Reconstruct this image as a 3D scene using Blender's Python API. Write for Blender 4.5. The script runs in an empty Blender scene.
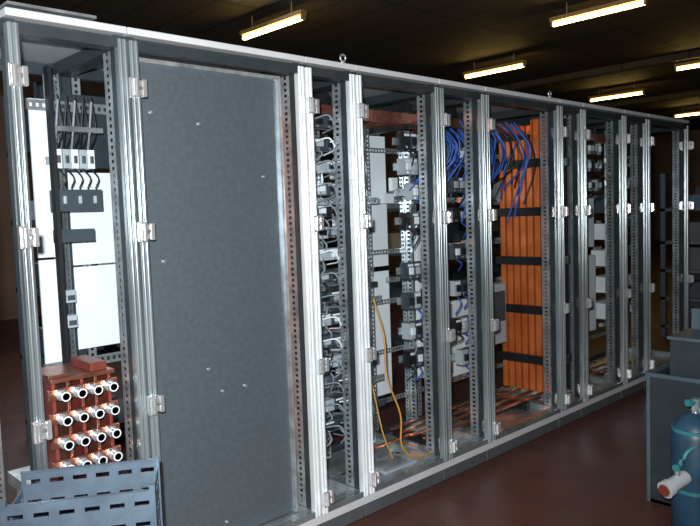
import bpy, math, random
from mathutils import Vector, Matrix
random.seed(7)
S=bpy.context.scene
S.view_settings.view_transform='Standard'
S.view_settings.look='None'

# ---------------- materials
def mat(name,col,metal=0,rough=.5,noise=0,nscale=20,emit=None,es=0,sz=1):
    m=bpy.data.materials.new(name); m.use_nodes=True
    nt=m.node_tree; p=nt.nodes['Principled BSDF']
    p.inputs['Base Color'].default_value=(*col,1); p.inputs['Metallic'].default_value=metal; p.inputs['Roughness'].default_value=rough
    tc=nt.nodes.new('ShaderNodeTexCoord')
    if noise:
        mp=nt.nodes.new('ShaderNodeMapping'); mp.inputs['Scale'].default_value=(1,1,sz)
        n=nt.nodes.new('ShaderNodeTexNoise'); n.inputs['Scale'].default_value=nscale; n.inputs['Detail'].default_value=5
        nt.links.new(tc.outputs['Object'],mp.inputs['Vector']); nt.links.new(mp.outputs[0],n.inputs['Vector'])
        r=nt.nodes.new('ShaderNodeValToRGB')
        r.color_ramp.elements[0].position=.3; r.color_ramp.elements[1].position=.7
        r.color_ramp.elements[0].color=(*[c*(1-noise) for c in col],1)
        r.color_ramp.elements[1].color=(*[min(1,c*(1+noise)) for c in col],1)
        nt.links.new(n.outputs['Fac'],r.inputs['Fac']); nt.links.new(r.outputs['Color'],p.inputs['Base Color'])
    if emit:
        p.inputs['Emission Color'].default_value=(*emit,1); p.inputs['Emission Strength'].default_value=es
    return m
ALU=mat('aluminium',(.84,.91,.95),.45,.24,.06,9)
ALUDIM=mat('aluminium_dim',(.33,.385,.41),.7,.24,.3,7,sz=.25)  # same metal as ALU, darkened to imitate stiles reflecting less light
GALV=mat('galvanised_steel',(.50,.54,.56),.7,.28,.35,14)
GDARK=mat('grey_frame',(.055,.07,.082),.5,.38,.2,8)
PLATE=mat('mounting_plate_steel',(.12,.152,.18),.5,.38,.10,45)
LID=mat('lid_paint',(.50,.52,.55),0,.45,.05,5)
PLINTH=mat('plinth_paint',(.07,.08,.09),0,.5,.1,8)
WHITE=mat('white_panel',(.85,.90,.95),0,.5,.06,6)
CHROME=mat('chrome',(.9,.92,.95),.8,.15)
BLACK=mat('black_plastic',(.012,.013,.016),0,.4)
DGREY=mat('device_plastic',(.05,.065,.08),0,.45,.2,10)
MGREY=mat('device_light',(.42,.46,.50),0,.45,.1,10)
COPPER=mat('copper',(1.0,.23,.06),.5,.25,.25,8)
COPD=mat('copper_dull',(.38,.14,.09),.75,.33,.35,25)
COPB=mat('copper_base',(.62,.20,.08),.7,.25,.3,8)
REDC=mat('red_support',(.24,.05,.035),.3,.42,.3,20)
BLUE=mat('blue_wire',(.015,.09,.42),0,.35)
GWIRE=mat('grey_wire',(.25,.28,.33),0,.4)
YEL=mat('orange_hose',(.62,.30,.05),0,.4)
CARD=mat('cardboard',(.28,.20,.13),0,.8,.1,6)
TEAL=mat('teal_paint',(.03,.17,.20),0,.4,.2,8)
TRAY=mat('tray_steel',(.13,.185,.25),.5,.36,.2,14)
CART=mat('cart_paint',(.028,.038,.046),.2,.4,.2,8)
CARTE=mat('cart_edge',(.08,.12,.145),.3,.4,.2,8)
CYLB=mat('cylinder_blue',(.018,.055,.10),0,.4,.3,8)
SHELF=mat('shelf_steel',(.08,.10,.12),.4,.5)
TUBE=mat('lamp_tube',(1,1,.9),0,.5,emit=(1.0,.68,.19),es=18)
LAMPB=mat('lamp_body',(.45,.28,.11),0,.5)  # orange colour imitates the tube's glow on the housing
WALL=mat('wall_paint',(.24,.16,.12),0,.8,.15,1.5)
GLASS=bpy.data.materials.new('door_glass'); GLASS.use_nodes=True
nt=GLASS.node_tree; nt.nodes.clear()
o=nt.nodes.new('ShaderNodeOutputMaterial'); mx=nt.nodes.new('ShaderNodeMixShader'); tr=nt.nodes.new('ShaderNodeBsdfTransparent'); gl=nt.nodes.new('ShaderNodeBsdfGlossy')
lw=nt.nodes.new('ShaderNodeLayerWeight'); lw.inputs['Blend'].default_value=.5
pw=nt.nodes.new('ShaderNodeMath'); pw.operation='POWER'; pw.inputs[1].default_value=4
ma=nt.nodes.new('ShaderNodeMath'); ma.operation='MULTIPLY_ADD'; ma.inputs[1].default_value=.85; ma.inputs[2].default_value=.05
nt.links.new(lw.outputs['Facing'],pw.inputs[0]); nt.links.new(pw.outputs[0],ma.inputs[0])
tr.inputs['Color'].default_value=(.90,.94,.96,1); gl.inputs['Roughness'].default_value=.02
nt.links.new(ma.outputs[0],mx.inputs[0]); nt.links.new(tr.outputs[0],mx.inputs[1]); nt.links.new(gl.outputs[0],mx.inputs[2]); nt.links.new(mx.outputs[0],o.inputs[0])
def tiled(name,c1,c2,cm,w,h,mortar,rough,offset=0):
    m=bpy.data.materials.new(name); m.use_nodes=True; nt=m.node_tree; p=nt.nodes['Principled BSDF']
    tc=nt.nodes.new('ShaderNodeTexCoord'); b=nt.nodes.new('ShaderNodeTexBrick'); b.offset=offset
    b.inputs['Color1'].default_value=(*c1,1); b.inputs['Color2'].default_value=(*c2,1); b.inputs['Mortar'].default_value=(*cm,1)
    b.inputs['Scale'].default_value=1; b.inputs['Brick Width'].default_value=w; b.inputs['Row Height'].default_value=h; b.inputs['Mortar Size'].default_value=mortar
    nt.links.new(tc.outputs['Object'],b.inputs['Vector']); nt.links.new(b.outputs['Color'],p.inputs['Base Color'])
    n=nt.nodes.new('ShaderNodeTexNoise'); n.inputs['Scale'].default_value=3; n.inputs['Detail'].default_value=6
    nt.links.new(tc.outputs['Object'],n.inputs['Vector'])
    mr=nt.nodes.new('ShaderNodeMapRange'); mr.inputs['To Min'].default_value=rough-.12; mr.inputs['To Max'].default_value=rough+.15
    nt.links.new(n.outputs['Fac'],mr.inputs['Value']); nt.links.new(mr.outputs[0],p.inputs['Roughness'])
    return m
FLOOR=tiled('floor_tiles',(.105,.040,.030),(.085,.034,.027),(.05,.025,.02),.3,.3,.005,.4)
CEIL=tiled('ceiling_panels',(.07,.054,.040),(.062,.048,.036),(.025,.02,.015),.6,1.2,.02,.8)

# ---------------- builder
class B:
    def __init__(s): s.v=[];s.f=[];s.mi=[];s.sm=[];s.m=[];s.M=Matrix.Identity(4)
    def mid(s,m):
        if m not in s.m: s.m.append(m)
        return s.m.index(m)
    def add(s,vs,fs,m,smooth=False):
        o=len(s.v); k=s.mid(m)
        s.v+= [tuple(s.M@Vector(v)) for v in vs]
        for f in fs: s.f.append([i+o for i in f]); s.mi.append(k); s.sm.append(smooth)
    def box(s,x0,x1,y0,y1,z0,z1,m):
        s.add([(x0,y0,z0),(x1,y0,z0),(x1,y1,z0),(x0,y1,z0),(x0,y0,z1),(x1,y0,z1),(x1,y1,z1),(x0,y1,z1)],
          [(0,3,2,1),(4,5,6,7),(0,1,5,4),(1,2,6,5),(2,3,7,6),(3,0,4,7)],m)
    def tube(s,pts,r,m,n=8,cap=True):
        pts=[Vector(p) for p in pts]; rs=r if isinstance(r,(list,tuple)) else [r]*len(pts)
        vs=[];fs=[]
        for i,p in enumerate(pts):
            d=(pts[min(i+1,len(pts)-1)]-pts[max(i-1,0)]).normalized()
            a=Vector((0,0,1)) if abs(d.z)<.9 else Vector((1,0,0))
            u=d.cross(a).normalized(); w=u.cross(d).normalized()
            for k in range(n):
                t=2*math.pi*k/n; vs.append(tuple(p+rs[i]*(math.cos(t)*u+math.sin(t)*w)))
        for i in range(len(pts)-1):
            for k in range(n):
                a=i*n+k;b=i*n+(k+1)%n; fs.append((a,a+n,b+n,b))
        s.add(vs,fs,m,True)
        if cap:
            s.add(vs[:n],[tuple(range(n))],m); s.add(vs[-n:],[tuple(range(n))[::-1]],m)
    def wire(s,pts,r,m,n=5,seg=6):
        P=[Vector(p) for p in pts]; P=[P[0]*2-P[1]]+P+[P[-1]*2-P[-2]]; out=[]
        for i in range(1,len(P)-2):
            for j in range(seg):
                t=j/seg; a,b,c,d=P[i-1],P[i],P[i+1],P[i+2]
                out.append(.5*((2*b)+(c-a)*t+(2*a-5*b+4*c-d)*t*t+(-a+3*b-3*c+d)*t**3))
        out.append(P[-2]); s.tube(out,r,m,n)
    def perf_x(s,x,y0,y1,z0,z1,m,pitch=.025,t=.002):   # strip facing X
        e=(y1-y0)*.33
        s.box(x,x+t,y0,y0+e,z0,z1,m); s.box(x,x+t,y1-e,y1,z0,z1,m)
        z=z0
        while z<z1-.01: s.box(x,x+t,y0+e,y1-e,z,z+pitch*.5,m); z+=pitch
    def perf_y(s,x0,x1,y,z0,z1,m,pitch=.025,t=.002):
        e=(x1-x0)*.33
        s.box(x0,x0+e,y,y+t,z0,z1,m); s.box(x1-e,x1,y,y+t,z0,z1,m)
        z=z0
        while z<z1-.01: s.box(x0+e,x1-e,y,y+t,z,z+pitch*.5,m); z+=pitch
    def perf_h(s,x0,x1,y,z0,z1,m,pitch=.025,t=.002):
        e=(z1-z0)*.3
        s.box(x0,x1,y,y+t,z0,z0+e,m); s.box(x0,x1,y,y+t,z1-e,z1,m)
        x=x0
        while x<x1-.01: s.box(x,x+pitch*.5,y,y+t,z0+e,z1-e,m); x+=pitch
    def slotted(s,x0,x1,z0,z1,y,t,m,cols,rows,sw=.6,sh=.35):
        cw=(x1-x0)/cols; rh=(z1-z0)/rows
        for r in range(rows):
            za=z0+r*rh; h=rh*sh; zm=za+rh/2
            s.box(x0,x1,y,y+t,za,zm-h/2,m); s.box(x0,x1,y,y+t,zm+h/2,za+rh,m)
            xs=x0
            for c in range(cols):
                cx=x0+(c+.5)*cw; s.box(xs,cx-cw*sw/2,y,y+t,zm-h/2,zm+h/2,m); xs=cx+cw*sw/2
            s.box(xs,x1,y,y+t,zm-h/2,zm+h/2,m)
    def make(s,name,parent=None,bevel=0):
        me=bpy.data.meshes.new(name); me.from_pydata(s.v,[],s.f)
        for m in s.m: me.materials.append(m)
        me.polygons.foreach_set('material_index',s.mi); me.polygons.foreach_set('use_smooth',s.sm); me.update()
        ob=bpy.data.objects.new(name,me); S.collection.objects.link(ob)
        if parent:
            ob.parent=parent; ob.matrix_parent_inverse=Matrix.Translation(-parent.location)
        if bevel:
            bv=ob.modifiers.new('b','BEVEL'); bv.width=bevel; bv.segments=2; bv.limit_method='ANGLE'
        return ob
def empty(name,loc):
    e=bpy.data.objects.new(name,None); e.location=loc; e.empty_display_size=.1; S.collection.objects.link(e); return e

# ---------------- room
def shell(name,a,m):
    b=B(); b.box(*a,m); return b.make(name)
shell('floor',(-4,27,-7,9,-.1,0),FLOOR)
shell('ceiling',(-4,27,-7,9,4.0,4.1),CEIL)
shell('wall_back',(-4,27,9,9.15,0,4),WALL)
shell('wall_front',(-4,27,-7.15,-7,0,4),WALL)
shell('wall_left',(-4.15,-4,-7,9,0,4),WALL)
shell('wall_right',(27,27.15,-7,9,0,4),WALL)
for i,x in enumerate([-2,2.3,12.7,17.3,22]):
    b=B(); b.box(x,x+.2,-6.99,8.99,3.88,3.995,CEIL); b.make('trim_%d'%(i+1))

# ---------------- lamps
for (x,y) in [(5.5,4.7),(10.25,4.7),(15.0,4.8),(20.0,4.9),(8.3,1.85),(12.9,2.1),(17.5,2.1)]:
    e=empty('fluorescent_lamp',(x,y,3.76))
    b=B()
    b.box(x-.045,x+.045,y-.62,y+.62,3.80,3.85,LAMPB)
    for s_ in (-1,1):
        b.box(x-.03,x+.03,y+s_*.60-.015,y+s_*.60+.015,3.74,3.80,LAMPB)
        b.tube([(x,y+s_*.4,3.85),(x,y+s_*.4,4.0)],.008,LAMPB)
    b.make('housing',e)
    b=B(); b.tube([(x,y-.59,3.765),(x,y+.59,3.765)],.028,TUBE,12); b.make('tube',e)

# ---------------- cabinets
W=[.4,.8,.3,.6,.4,.8,.3,.6,.4,.8]; X=[.77]
for w in W: X.append(X[-1]+w)
DEP=.6; Z0=.1; Z1=2.1
LZ=[.2,.795,1.415,1.915]
def latch(b,x,z,side):
    b.box(x-.014,x+.014,-.060,-.036,z-.035,z+.035,CHROME)
    b.tube([(x,-.064,z-.028),(x,-.064,z+.028)],.010,CHROME,10)
    for q in (.006,-.026):
        b.box(x-.003 if side>0 else x-.045,x+.045 if side>0 else x+.003,-.056,-.048,z+q,z+q+.02,CHROME)
    b.box(x+side*.035-.008,x+side*.035+.008,-.060,-.036,z-.03,z+.03,CHROME)
def stile(b,xa,xb,m):
    b.box(xa,xb,-.026,.0,Z0+.02,Z1-.02,m)
    w=xb-xa
    for q in (.27,.75):
        b.tube([(xa+w*q,-.026,Z0+.02),(xa+w*q,-.026,Z1-.02)],w*.2,m,12)
cab=[]
for i,w in enumerate(W):
    a=X[i]; c=X[i+1]; e=empty('switchgear_cabinet',(a,0,0)); cab.append(e)
    b=B()
    b.box(a+.004,c-.004,.01,DEP-.01,0,Z0-.004,PLINTH); b.make('plinth',e,.003)
    b=B()
    for xx in (a+.002,c-.037):
        b.box(xx,xx+.035,.003,.035,Z0,Z1,GDARK)
        b.box(xx,xx+.035,DEP-.035,DEP,Z0,Z1,GDARK)
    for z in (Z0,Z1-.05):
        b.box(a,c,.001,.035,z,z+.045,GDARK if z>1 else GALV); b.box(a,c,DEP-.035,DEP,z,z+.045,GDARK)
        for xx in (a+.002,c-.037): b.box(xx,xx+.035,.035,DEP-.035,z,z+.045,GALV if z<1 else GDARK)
    b.perf_x(c-.036,.04,.095,Z0+.05,Z1-.05,GALV)
    b.perf_x(a+.034,.04,.095,Z0+.05,Z1-.05,GALV)
    b.perf_x(c-.036,DEP-.095,DEP-.04,Z0+.05,Z1-.05,GALV)
    b.perf_y(a+.04,a+.075,DEP-.04,Z0+.05,Z1-.05,GALV)
    b.perf_y(c-.075,c-.04,DEP-.04,Z0+.05,Z1-.05,GALV)
    b.box(a+.04,c-.04,.06,.26,Z0+.005,Z0+.012,GALV); b.box(a+.04,c-.04,.30,DEP-.05,Z0+.005,Z0+.012,GALV)
    b.make('frame',e)
    b=B()
    b.box(a+.001,c-.001,-.03,DEP+.02,Z1,Z1+.025,LID); b.make('lid',e,.004)
    b=B(); b.box(a+.001,c-.001,-.022,0,Z0-.02,Z0+.015,LID); b.make('base_strip',e)
    b=B(); sw=.038
    stile(b,a+.004,a+sw,ALU if i in (2,3) else ALUDIM); stile(b,c-sw,c-.004,ALU if i in (1,2) else ALUDIM)  # tone split imitates uneven reflections; all stiles are one metal
    b.box(a+sw,c-sw,-.026,-.002,Z1-.05,Z1-.02,GDARK); b.box(a+sw,c-sw,-.026,-.002,Z0+.02,Z0+.045,ALUDIM)
    b.make('door_frame',e)
    if i!=1:
        b=B(); b.add([(a+sw,-.015,Z0+.045),(c-sw,-.015,Z0+.045),(c-sw,-.015,Z1-.05),(a+sw,-.015,Z1-.05)],[(0,1,2,3)],GLASS); b.make('door_glass',e)
    b=B()
    for z in LZ: latch(b,a+.004,z,1)
    b.make('latches',e,.002)
    if i in (2,5):
        b=B(); px=c-.02
        b.tube([(px,.03,Z1+.02),(px,.03,Z1+.05)],.009,CHROME)
        ring=[(px+.016*math.cos(t*math.pi/8),.03,Z1+.062+.016*math.sin(t*math.pi/8)) for t in range(17)]
        b.tube(ring,.005,CHROME,6); b.make('lifting_eye',e)
e=cab[-1]; b=B()
for z in LZ: latch(b,X[-1]-.012,z,-1)
b.make('latches_end',e)

# --- interior helpers
def modules(b,x0,x1,y,z,n,h=.06,wm=None,lab=True):
    b.box(x0-.02,x1+.02,y+.01,y+.02,z-.02,z+.02,GALV)
    w=(x1-x0)/n
    for k in range(n):
        xa=x0+k*w+.002; xb=x0+(k+1)*w-.002
        if random.random()<.1: continue
        m=random.choice([DGREY,DGREY,BLACK,MGREY,MGREY])
        b.box(xa,xb,y-.045,y+.01,z-h/2,z+h/2,m)
        b.box(xa+w*.25,xb-w*.25,y-.06,y-.045,z-h*.22,z+h*.22,random.choice([BLACK,MGREY,WHITE]))
        if lab and random.random()<.6: b.box(xa+w*.1,xb-w*.1,y-.047,y-.0445,z+h*.28,z+h*.42,WHITE)
        b.tube([(xa+w*.4,y-.05,z-h*.38),(xa+w*.4,y-.044,z-h*.38)],.006,CHROME,6)
        if wm and random.random()<.85:
            q=random.choice(wm); dx=random.uniform(-.05,.05); dz=random.uniform(.05,.12)
            b.wire([(xa+w*.5,y-.035,z-h/2),(xa+w*.5+dx*.4,y-.07,z-h/2-dz*.4),(xa+w*.5+dx,y-.03,z-h/2-dz)],.0045,q)
def bank(b,x0,x1,y,zs,n,wm,h=.06):
    for z in zs: modules(b,x0,x1,y,z,n,h,wm)

# --- cabinet 1
b=B()
b.perf_h(1.0,1.6,.50,.86,.90,GALV); b.perf_h(1.0,1.6,.50,1.90,1.94,GALV)
b.box(1.045,1.06,.38,.42,.15,2.05,BLACK)
b.make('cross_rails',cab[0])
b=B()
b.box(1.16,1.40,.535,.54,1.28,1.66,WHITE); b.box(1.16,1.40,.535,.54,.93,1.272,WHITE)
b.box(1.12,1.40,.545,.55,1.68,1.98,GDARK)
b.box(1.025,1.105,.545,.55,1.32,1.95,WHITE); b.box(1.025,1.105,.545,.55,.85,1.31,WHITE)
b.make('white_sheets',cab[0])
b=B()
for k in range(5):
    x=1.075+.033*k
    b.box(x,x+.028,.44,.50,1.67,1.745,MGREY if k%2 else WHITE); b.box(x+.008,x+.020,.43,.44,1.69,1.72,DGREY)
    b.wire([(x+.010,.46,1.745),(x+.002,.42,1.80),(x+.010,.40,1.93)],.005,BLACK if k%2 else GWIRE)
    b.wire([(x+.020,.46,1.745),(x+.026,.41,1.82),(x+.018,.42,1.95)],.005,BLACK)
    b.wire([(x+.014,.45,1.67),(x+.03,.42,1.63),(x+.02,.43,1.59)],.004,BLACK)
b.box(1.06,1.26,.505,.515,1.69,1.72,GALV); b.box(1.06,1.26,.40,.44,1.81,1.83,GALV)
b.box(1.06,1.24,.40,.48,1.50,1.585,DGREY); b.box(1.06,1.20,.40,.47,1.38,1.43,DGREY)
for x in (1.08,1.14,1.20): b.box(x,x+.012,.39,.40,1.53,1.56,MGREY)
for z in (1.14,1.04): b.box(1.08,1.12,.43,.47,z,z+.05,MGREY); b.box(1.085,1.115,.425,.43,z+.01,z+.03,DGREY)
b.make('relay_unit',cab[0],.002)
b=B()
bx0,bx1=.88,1.11
b.box(bx0,bx1,.10,.34,.545,.56,REDC); b.box(bx0,bx1,.10,.34,.905,.92,COPD)
for k in range(5):
    xx=bx0+.01+k*.05; b.box(xx,xx+.012,.12,.32,.56,.905,COPD if k%2 else REDC)
for r in range(4):
    z=.61+r*.085
    b.box(bx0-.01,bx1+.01,.105,.118,z-.02,z+.02,COPD)
    for k in range(4):
        x=bx0+.03+k*.057
        b.tube([(x,.105,z),(x,.085,z)],.021,CHROME,6); b.tube([(x,.09,z),(x,.05,z)],.013,CHROME,10)
        b.tube([(x,.055,z),(x,.05,z)],.017,WHITE,10)
b.box(bx0,.95,.12,.30,.92,.93,COPD); b.box(1.03,1.09,.12,.30,.92,.95,REDC)
b.make('busbar_block',cab[0],.002)
b=B(); b.box(.81,1.13,.08,.40,.50,.545,GALV); b.perf_h(.81,1.13,.078,.50,.545,GALV)
b.box(.82,.84,.3,.34,.11,.5,GALV); b.box(1.10,1.12,.3,.34,.11,.5,GALV); b.make('busbar_bracket',cab[0])
b=B(); b.box(.86,1.16,.20,.58,2.128,2.20,GDARK); b.box(.855,1.165,.195,.585,2.20,2.21,GALV); b.make('roof_cowl',cab[0])

# --- cabinet 2 : mounting plate
b=B(); a,c=X[1],X[2]
b.box(a+.055,c-.10,.045,.049,Z0+.05,Z1-.06,PLATE)
b.box(a+.045,a+.06,.03,.05,Z0+.05,Z1-.06,GALV); b.box(c-.105,c-.09,.03,.05,Z0+.05,Z1-.06,GALV)
b.box(a+.06,c-.105,.03,.05,Z1-.075,Z1-.06,GALV)
for (x,z) in [(1.47,.86),(1.53,.76),(1.64,.76),(1.52,.22),(1.28,1.85),(1.48,1.82),(1.78,1.62),(1.3,1.3)]:
    b.tube([(x,.046,z),(x,.040,z)],.006,CHROME,8)
b.make('mounting_plate',cab[1])
b=B()
for k in range(2): b.box(1.900+.012*k,1.906+.012*k,.06+.05*k,.10+.05*k,.4,1.9,COPPER)
b.make('copper_risers',cab[1])

# --- cabinet 3 terminals
b=B()
for r in range(15):
    z=.42+r*.105
    b.box(2.06,2.42,.21,.22,z-.03,z-.018,GALV)
    modules(b,2.10,2.40,.22,z,4,.055,[GWIRE,GWIRE,BLACK])
    b.box(2.09,2.13,.165,.17,z-.012,z+.014,WHITE)
    for k in range(3):
        x=2.18+.09*k; b.wire([(x,.16,z+.01),(x+.03,.10,z+.02),(x+.06,.10,z-.03),(x+.08,.2,z-.05)],.004,random.choice([WHITE,GWIRE,GWIRE]))
b.make('terminal_rows',cab[2])

# --- main horizontal busbars on top
b=B()
for k in range(4):
    y=.26+.07*k
    b.box(X[2]+.04,X[9],y,y+.010,1.93,1.99,COPD)
for x in [2.3,2.9,3.3,4.1,4.4,5.0]:
    b.box(x,x+.03,.22,.52,1.90,1.93,BLACK); b.box(x,x+.03,.22,.52,1.99,2.04,BLACK)
b.make('top_busbars',cab[2])
b=B()
for k in range(4):
    y=.20+.085*k; b.box(2.95,5.3,y,y+.018,.165,.177,COPB)
b.box(2.45,2.95,.30,.318,.165,.177,COPB)
for x in [3.0,3.5,3.95,4.5,5.0]:
    b.box(x,x+.03,.17,.50,.112,.165,BLACK)
b.box(2.46,2.48,.29,.33,.112,.165,BLACK)
b.make('bottom_busbars',cab[4])

# --- cabinet 4
b=B()
for x in (2.40,2.62,2.74): b.perf_y(x,x+.035,.42,.15,2.04,GALV)
b.box(2.93,3.08,.565,.57,.35,1.10,WHITE); b.box(2.93,3.08,.565,.57,1.13,1.90,WHITE); b.box(2.70,2.76,.54,.55,.3,1.9,WHITE)
b.tube([(2.56,.3,.18),(2.56,.3,2.04)],.012,COPD); b.tube([(2.60,.3,.18),(2.60,.3,2.04)],.010,GALV)
for z in (.5,.95,1.5): b.perf_h(2.3,2.84,.40,z,z+.035,GALV)
b.make('inner_rails',cab[3])
b=B(); b.box(2.52,2.76,.10,.26,.112,.125,MGREY); b.box(2.54,2.74,.12,.24,.125,.127,GALV)  # light plates added to imitate bright reflections on the floor pan
b.box(3.05,3.2,.06,.14,.112,.13,MGREY); b.make('pan_reflections',cab[3],.003)
b=B()
b.wire([(2.62,.25,1.0),(2.64,.2,.8),(2.60,.15,.6),(2.64,.10,.4),(2.62,.08,.25),(2.68,.06,.17),(2.8,.06,.155),(3.0,.08,.155)],.005,YEL,8)
b.wire([(2.5,.25,.8),(2.53,.2,.6),(2.5,.1,.35),(2.54,.07,.2)],.004,YEL,8)
b.make('earth_wire',cab[3])
# --- cabinet 5 modules
b=B(); bank(b,2.90,3.18,.30,[.62,.78,.95,1.12,1.40,1.56,1.70,1.84],5,[BLUE,BLACK,GWIRE],.09)
b.make('relay_bank',cab[4])
b=B(); bank(b,3.32,3.62,.30,[.55,.75,.98,1.2,1.42,1.6,1.78],5,[BLUE,BLUE,BLACK],.09)
b.box(3.66,3.69,.28,.34,.15,2.0,GALV); b.perf_y(3.70,3.735,.30,.15,2.04,GALV)
b.box(3.78,3.98,.34,.42,.55,.95,MGREY); b.box(3.80,3.96,.33,.34,.7,.9,DGREY)
b.box(3.60,3.80,.52,.55,.35,.85,WHITE); b.box(3.86,4.02,.50,.55,.40,.80,WHITE); b.box(3.3,3.42,.52,.55,.4,1.3,WHITE)
b.make('contactor_bank',cab[5])
b=B()
for k in range(34):
    x=3.28+random.random()*.66; y=.08+random.random()*.25
    b.wire([(x-.05,y+.05,1.98),(x,y-.03,1.88-random.random()*.1),(x+random.uniform(-.08,.12),y,1.7),(x+random.uniform(-.15,.1),y+.08,1.35+random.random()*.25)],.006,BLUE if k%4 else BLACK,5)
for k in range(10):
    x=3.0+random.random()*.3; b.wire([(x,.25,1.95),(x+.05,.15,1.8),(x-.03,.24,1.6)],.006,BLUE,5)
b.make('blue_wiring',cab[5])
# --- cabinet 7 copper riser
b=B()
for k in range(8):
    y=.055+.054*k
    b.box(4.125,4.175,y,y+.038,.20,2.03,COPPER)
b.box(4.30,4.305,.05,.50,.2,2.03,BLACK)  # black sheet added to stand in for shade between the bars
b.make('copper_busbar_riser',cab[6],.009)
b=B()
for z in (.42,.76,1.09,1.42,1.74):
    b.box(4.094,4.122,.05,.50,z-.028,z+.028,BLACK); b.box(4.18,4.20,.05,.50,z-.026,z+.026,BLACK)
    b.box(4.094,4.30,.036,.052,z-.028,z+.028,BLACK)
b.make('busbar_clamps',cab[6],.003)
# --- cabinets 8..10
b=B()
bank(b,4.45,4.75,.35,[.6,.85,1.1,1.35,1.6,1.8],5,[BLUE,BLACK],.09)
b.box(4.80,4.83,.3,.34,.15,2.0,GALV)
b.make('breaker_bank',cab[7])
b=B()
b.box(5.00,5.26,.35,.5,.45,1.05,WHITE); b.box(5.02,5.24,.35,.5,1.12,1.5,WHITE); bank(b,5.02,5.24,.33,[1.6,1.75,1.88],4,[BLACK],.09)
b.box(5.0,5.02,.3,.34,.11,2.0,GALV)
b.make('meter_boxes',cab[8],.003)
b=B()
for z in (.5,.72,.94,1.16,1.38): b.box(5.48,5.72,.38,.50,z,z+.13,WHITE if z<1.2 else DGREY); b.box(5.50,5.70,.375,.38,z+.03,z+.07,BLACK)
bank(b,5.48,5.95,.34,[1.62,1.8],7,[BLACK],.09)
bank(b,5.78,6.0,.36,[.55,.8,1.05,1.3],3,[BLACK],.09)
b.perf_y(5.45,5.48,.36,.12,2.04,GALV)
b.make('drive_units',cab[9],.003)
b=B()
for k in range(80):
    x=2.4+random.random()*3.6; z=.3+random.random()*1.5; y=.47+random.random()*.06
    w=.03+random.random()*.07; h=.02+random.random()*.08
    if 4.08<x+w and x<4.33: continue
    b.box(x,x+w,y,y+.03,z,z+h,random.choice([MGREY,WHITE,WHITE,DGREY,GALV,GDARK,CHROME]))
for z in [.3,.6,.9,1.2,1.5,1.8]: b.perf_h(2.3,5.95,.555,z,z+.03,GALV)
b.make('rear_rails',cab[3])

# ---------------- background behind row
def rack(name,x0,x1,y0,y1,levels,h,fill):
    e=empty(name,(x0,y0,0)); b=B()
    for x in (x0,x1-.05):
        for y in (y0,y1-.05): b.box(x,x+.05,y,y+.05,0,h,SHELF)
    for z in levels: b.box(x0,x1,y0,y1,z,z+.03,SHELF)
    b.make('rack_frame',e)
    b=B()
    for z in levels:
        x=x0+.08
        while x<x1-.4:
            w=random.uniform(.12,.35); hh=random.uniform(.12,.3)
            if random.random()<.8: b.box(x,x+w,y0+.08,y1-.1,z+.03,z+.03+hh,random.choice(fill)); b.box(x+.03,x+w-.03,y0+.075,y0+.08,z+.07,z+.11,WHITE)
            x+=w+.03
    b.make('stored_boxes',e)
rack('storage_rack',1.6,4.6,2.0,2.6,[.1,.55,1.0,1.45,1.9],2.3,[WHITE,MGREY,DGREY,GDARK,WHITE])
rack('storage_rack',5.2,8.6,2.2,2.8,[.1,.55,1.0,1.45],2.0,[DGREY,CARD,GDARK,MGREY])
rack('storage_rack',7.6,9.6,.2,.8,[.1,.4,.7,1.0,1.35],1.75,[BLACK,DGREY,CYLB,GDARK])
rack('storage_rack',10.2,13.0,.3,.9,[.1,.6,1.1,1.6],2.1,[DGREY,GDARK,BLACK])
rack('storage_rack',12.5,16.0,-2.4,-1.7,[.1,.6,1.1,1.6],2.1,[DGREY,GDARK,CARD])

# ---------------- perforated bin (lower left)
bo=(1.03,-.345,0)
e=empty('perforated_steel_bin',bo); b=B()
ux=Vector((-.85,.527,0)); uy=Vector((-.527,-.85,0))
b.M=Matrix.Translation(bo)@Matrix(((ux.x,uy.x,0,0),(ux.y,uy.y,0,0),(0,0,1,0),(0,0,0,1)))
L,Dp,H=.40,.22,.71
b.slotted(0,L,.02,H,0,.003,TRAY,6,11,.6,.22)
b.slotted(0,L,.02,H-.02,Dp-.003,.003,TRAY,6,11,.6,.22)
M0=b.M.copy(); b.M=M0@Matrix(((0,-1,0,0),(1,0,0,0),(0,0,1,0),(0,0,0,1)))
b.slotted(0,Dp,.02,H-.02,-.003,.003,TRAY,5,11,.6,.22); b.slotted(0,Dp,.02,H-.05,-L,.003,TRAY,5,11,.6,.22)
b.M=M0
b.box(0,L,0,Dp,0,.02,TRAY)
b.box(-.004,.004,-.004,.012,0,H+.004,TRAY); b.box(-.004,.012,Dp-.01,Dp+.003,0,H,TRAY); b.box(L-.012,L+.003,Dp-.01,Dp+.003,0,H,TRAY)
b.box(.003,L,.0,.015,H,H+.003,TRAY); b.box(0,L,Dp-.015,Dp,H-.02,H-.017,TRAY)
b.make('bin_body',e)

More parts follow.
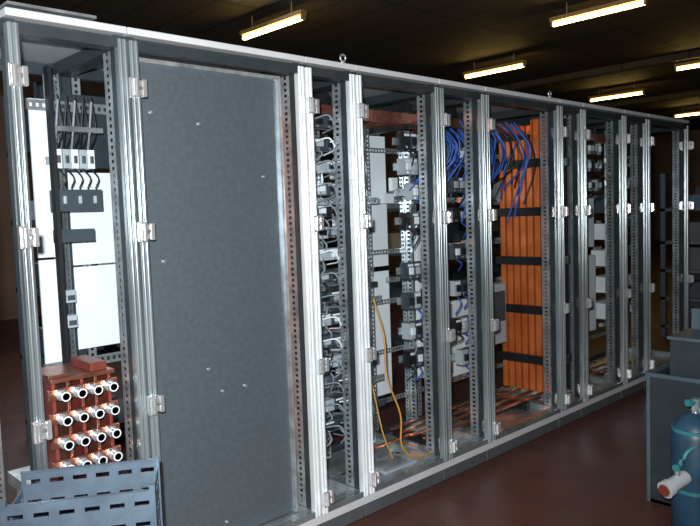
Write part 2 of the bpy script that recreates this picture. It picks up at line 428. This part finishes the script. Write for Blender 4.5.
# ---------------- right steel cabinet + gas bottle
e=empty('steel_tool_cabinet',(3.45,-.95,0)); b=B()
cx0,cx1,cy0,cy1=3.32,4.3,-1.45,-.90
h=.62
b.box(cx0,cx1,cy1-.01,cy1,.0,h,CART); b.box(cx0,cx0+.01,cy0,cy1,.0,h,CART); b.box(cx1-.01,cx1,cy0,cy1,.0,h,CART)
b.box(cx0,cx1,cy0,cy1,.0,.02,CART); b.box(cx0,cx1,cy0,cy0+.01,0,h,CART)
b.box(cx0+.06,cx1-.05,cy0+.05,cy1-.08,.02,.80,CART); b.box(cx0+.05,cx1-.04,cy0+.04,cy1-.07,.80,.815,CARTE)
b.box(cx0+.30,cx0+.34,cy0+.1,cy1-.09,.815,.92,CARTE); b.box(cx0+.07,cx0+.075,cy0+.1,cy1-.12,.66,.72,CARTE)
for x in (cx0-.006,cx1-.012):
    for y in (cy0-.008,cy1-.012): b.box(x,x+.018,y,y+.018,.0,h+.01,CARTE)
b.box(cx0-.008,cx1+.01,cy1-.005,cy1+.01,h,h+.02,CARTE); b.box(cx0-.008,cx0+.012,cy0,cy1,h,h+.02,CARTE)
b.make('cabinet_body',e,.003)
e=empty('gas_cylinder',(3.13,-1.19,0)); b=B(); x,y=3.13,-1.19
b.tube([(x,y,0),(x,y,.02),(x,y,.44),(x,y,.49),(x,y,.53),(x,y,.54)],[.09,.10,.10,.085,.05,.03],CYLB,24)
b.tube([(x,y,.46),(x,y,.475)],.098,TEAL,24); b.tube([(x,y,.20),(x,y,.215)],.103,TEAL,24)
b.tube([(x,y,.53),(x,y,.60)],.018,CHROME,12); b.tube([(x-.04,y+.02,.585),(x+.03,y-.01,.585)],.016,TEAL,12)
p0=Vector((3.04,-1.18,.275)); p1=Vector((2.915,-1.145,.245))
b.tube([tuple(p0),tuple(p1)],.030,MGREY,16); d=(p1-p0).normalized()
b.tube([tuple(p1-d*.03),tuple(p1)],.037,MGREY,16); b.tube([tuple(p1),tuple(p1+d*.012)],.024,REDC,14)
q=p0+d*.05
b.tube([tuple(q),(q.x,q.y,q.z+.06)],.012,CHROME,10); b.tube([(q.x-.02,q.y,q.z+.065),(q.x+.02,q.y,q.z+.065)],.016,TEAL,10)
b.wire([(q.x,q.y,q.z+.05),(q.x+.03,q.y-.03,q.z+.13),(x-.03,y-.07,.46),(x,y,.58)],.011,TEAL,8)
b.make('cylinder_body',e)

# ---------------- lights
def area(name,loc,target,size,power,col):
    l=bpy.data.lights.new(name,'AREA'); l.size=size; l.energy=power; l.color=col
    o=bpy.data.objects.new(name,l); o.location=loc; o.rotation_euler=(Vector(target)-Vector(loc)).to_track_quat('-Z','Y').to_euler(); S.collection.objects.link(o)
area('daylight_left',(-2.5,2.5,2.6),(3,.5,1.0),2.5,85,(.86,.94,1.0))
area('fill_rear',(3.5,5.0,3.4),(3.5,.5,1.0),3.0,60,(.90,.96,1.0))  # fill added behind the row to brighten interiors, no window there
fl=bpy.data.lights.new('camera_flash','SPOT'); fl.energy=640; fl.spot_size=math.radians(85); fl.spot_blend=.7; fl.shadow_soft_size=.03; fl.color=(1,.985,.96)
fo=bpy.data.objects.new('camera_flash',fl); S.collection.objects.link(fo)

w=bpy.data.worlds.new('w'); S.world=w; w.use_nodes=True
w.node_tree.nodes['Background'].inputs[0].default_value=(.5,.55,.7,1); w.node_tree.nodes['Background'].inputs[1].default_value=.02

# ---------------- camera
P=math.atan(.0729)
F=Vector((.69*math.cos(P),.724*math.cos(P),-math.sin(P))).normalized()
R0=Vector((.724,-.69,0)).normalized(); U0=R0.cross(F).normalized()
R=(R0-.035*U0).normalized(); U=R.cross(F).normalized()
cd=bpy.data.cameras.new('camera'); cd.lens=36; cd.sensor_width=36; cd.clip_start=.02
co=bpy.data.objects.new('camera',cd); S.collection.objects.link(co); S.camera=co
Mx=Matrix((( R.x,U.x,-F.x,0),(R.y,U.y,-F.y,-2.33),(R.z,U.z,-F.z,1.46),(0,0,0,1)))
co.matrix_world=Mx
fo.matrix_world=Matrix.Translation((-.05,.03,.12))@Mx
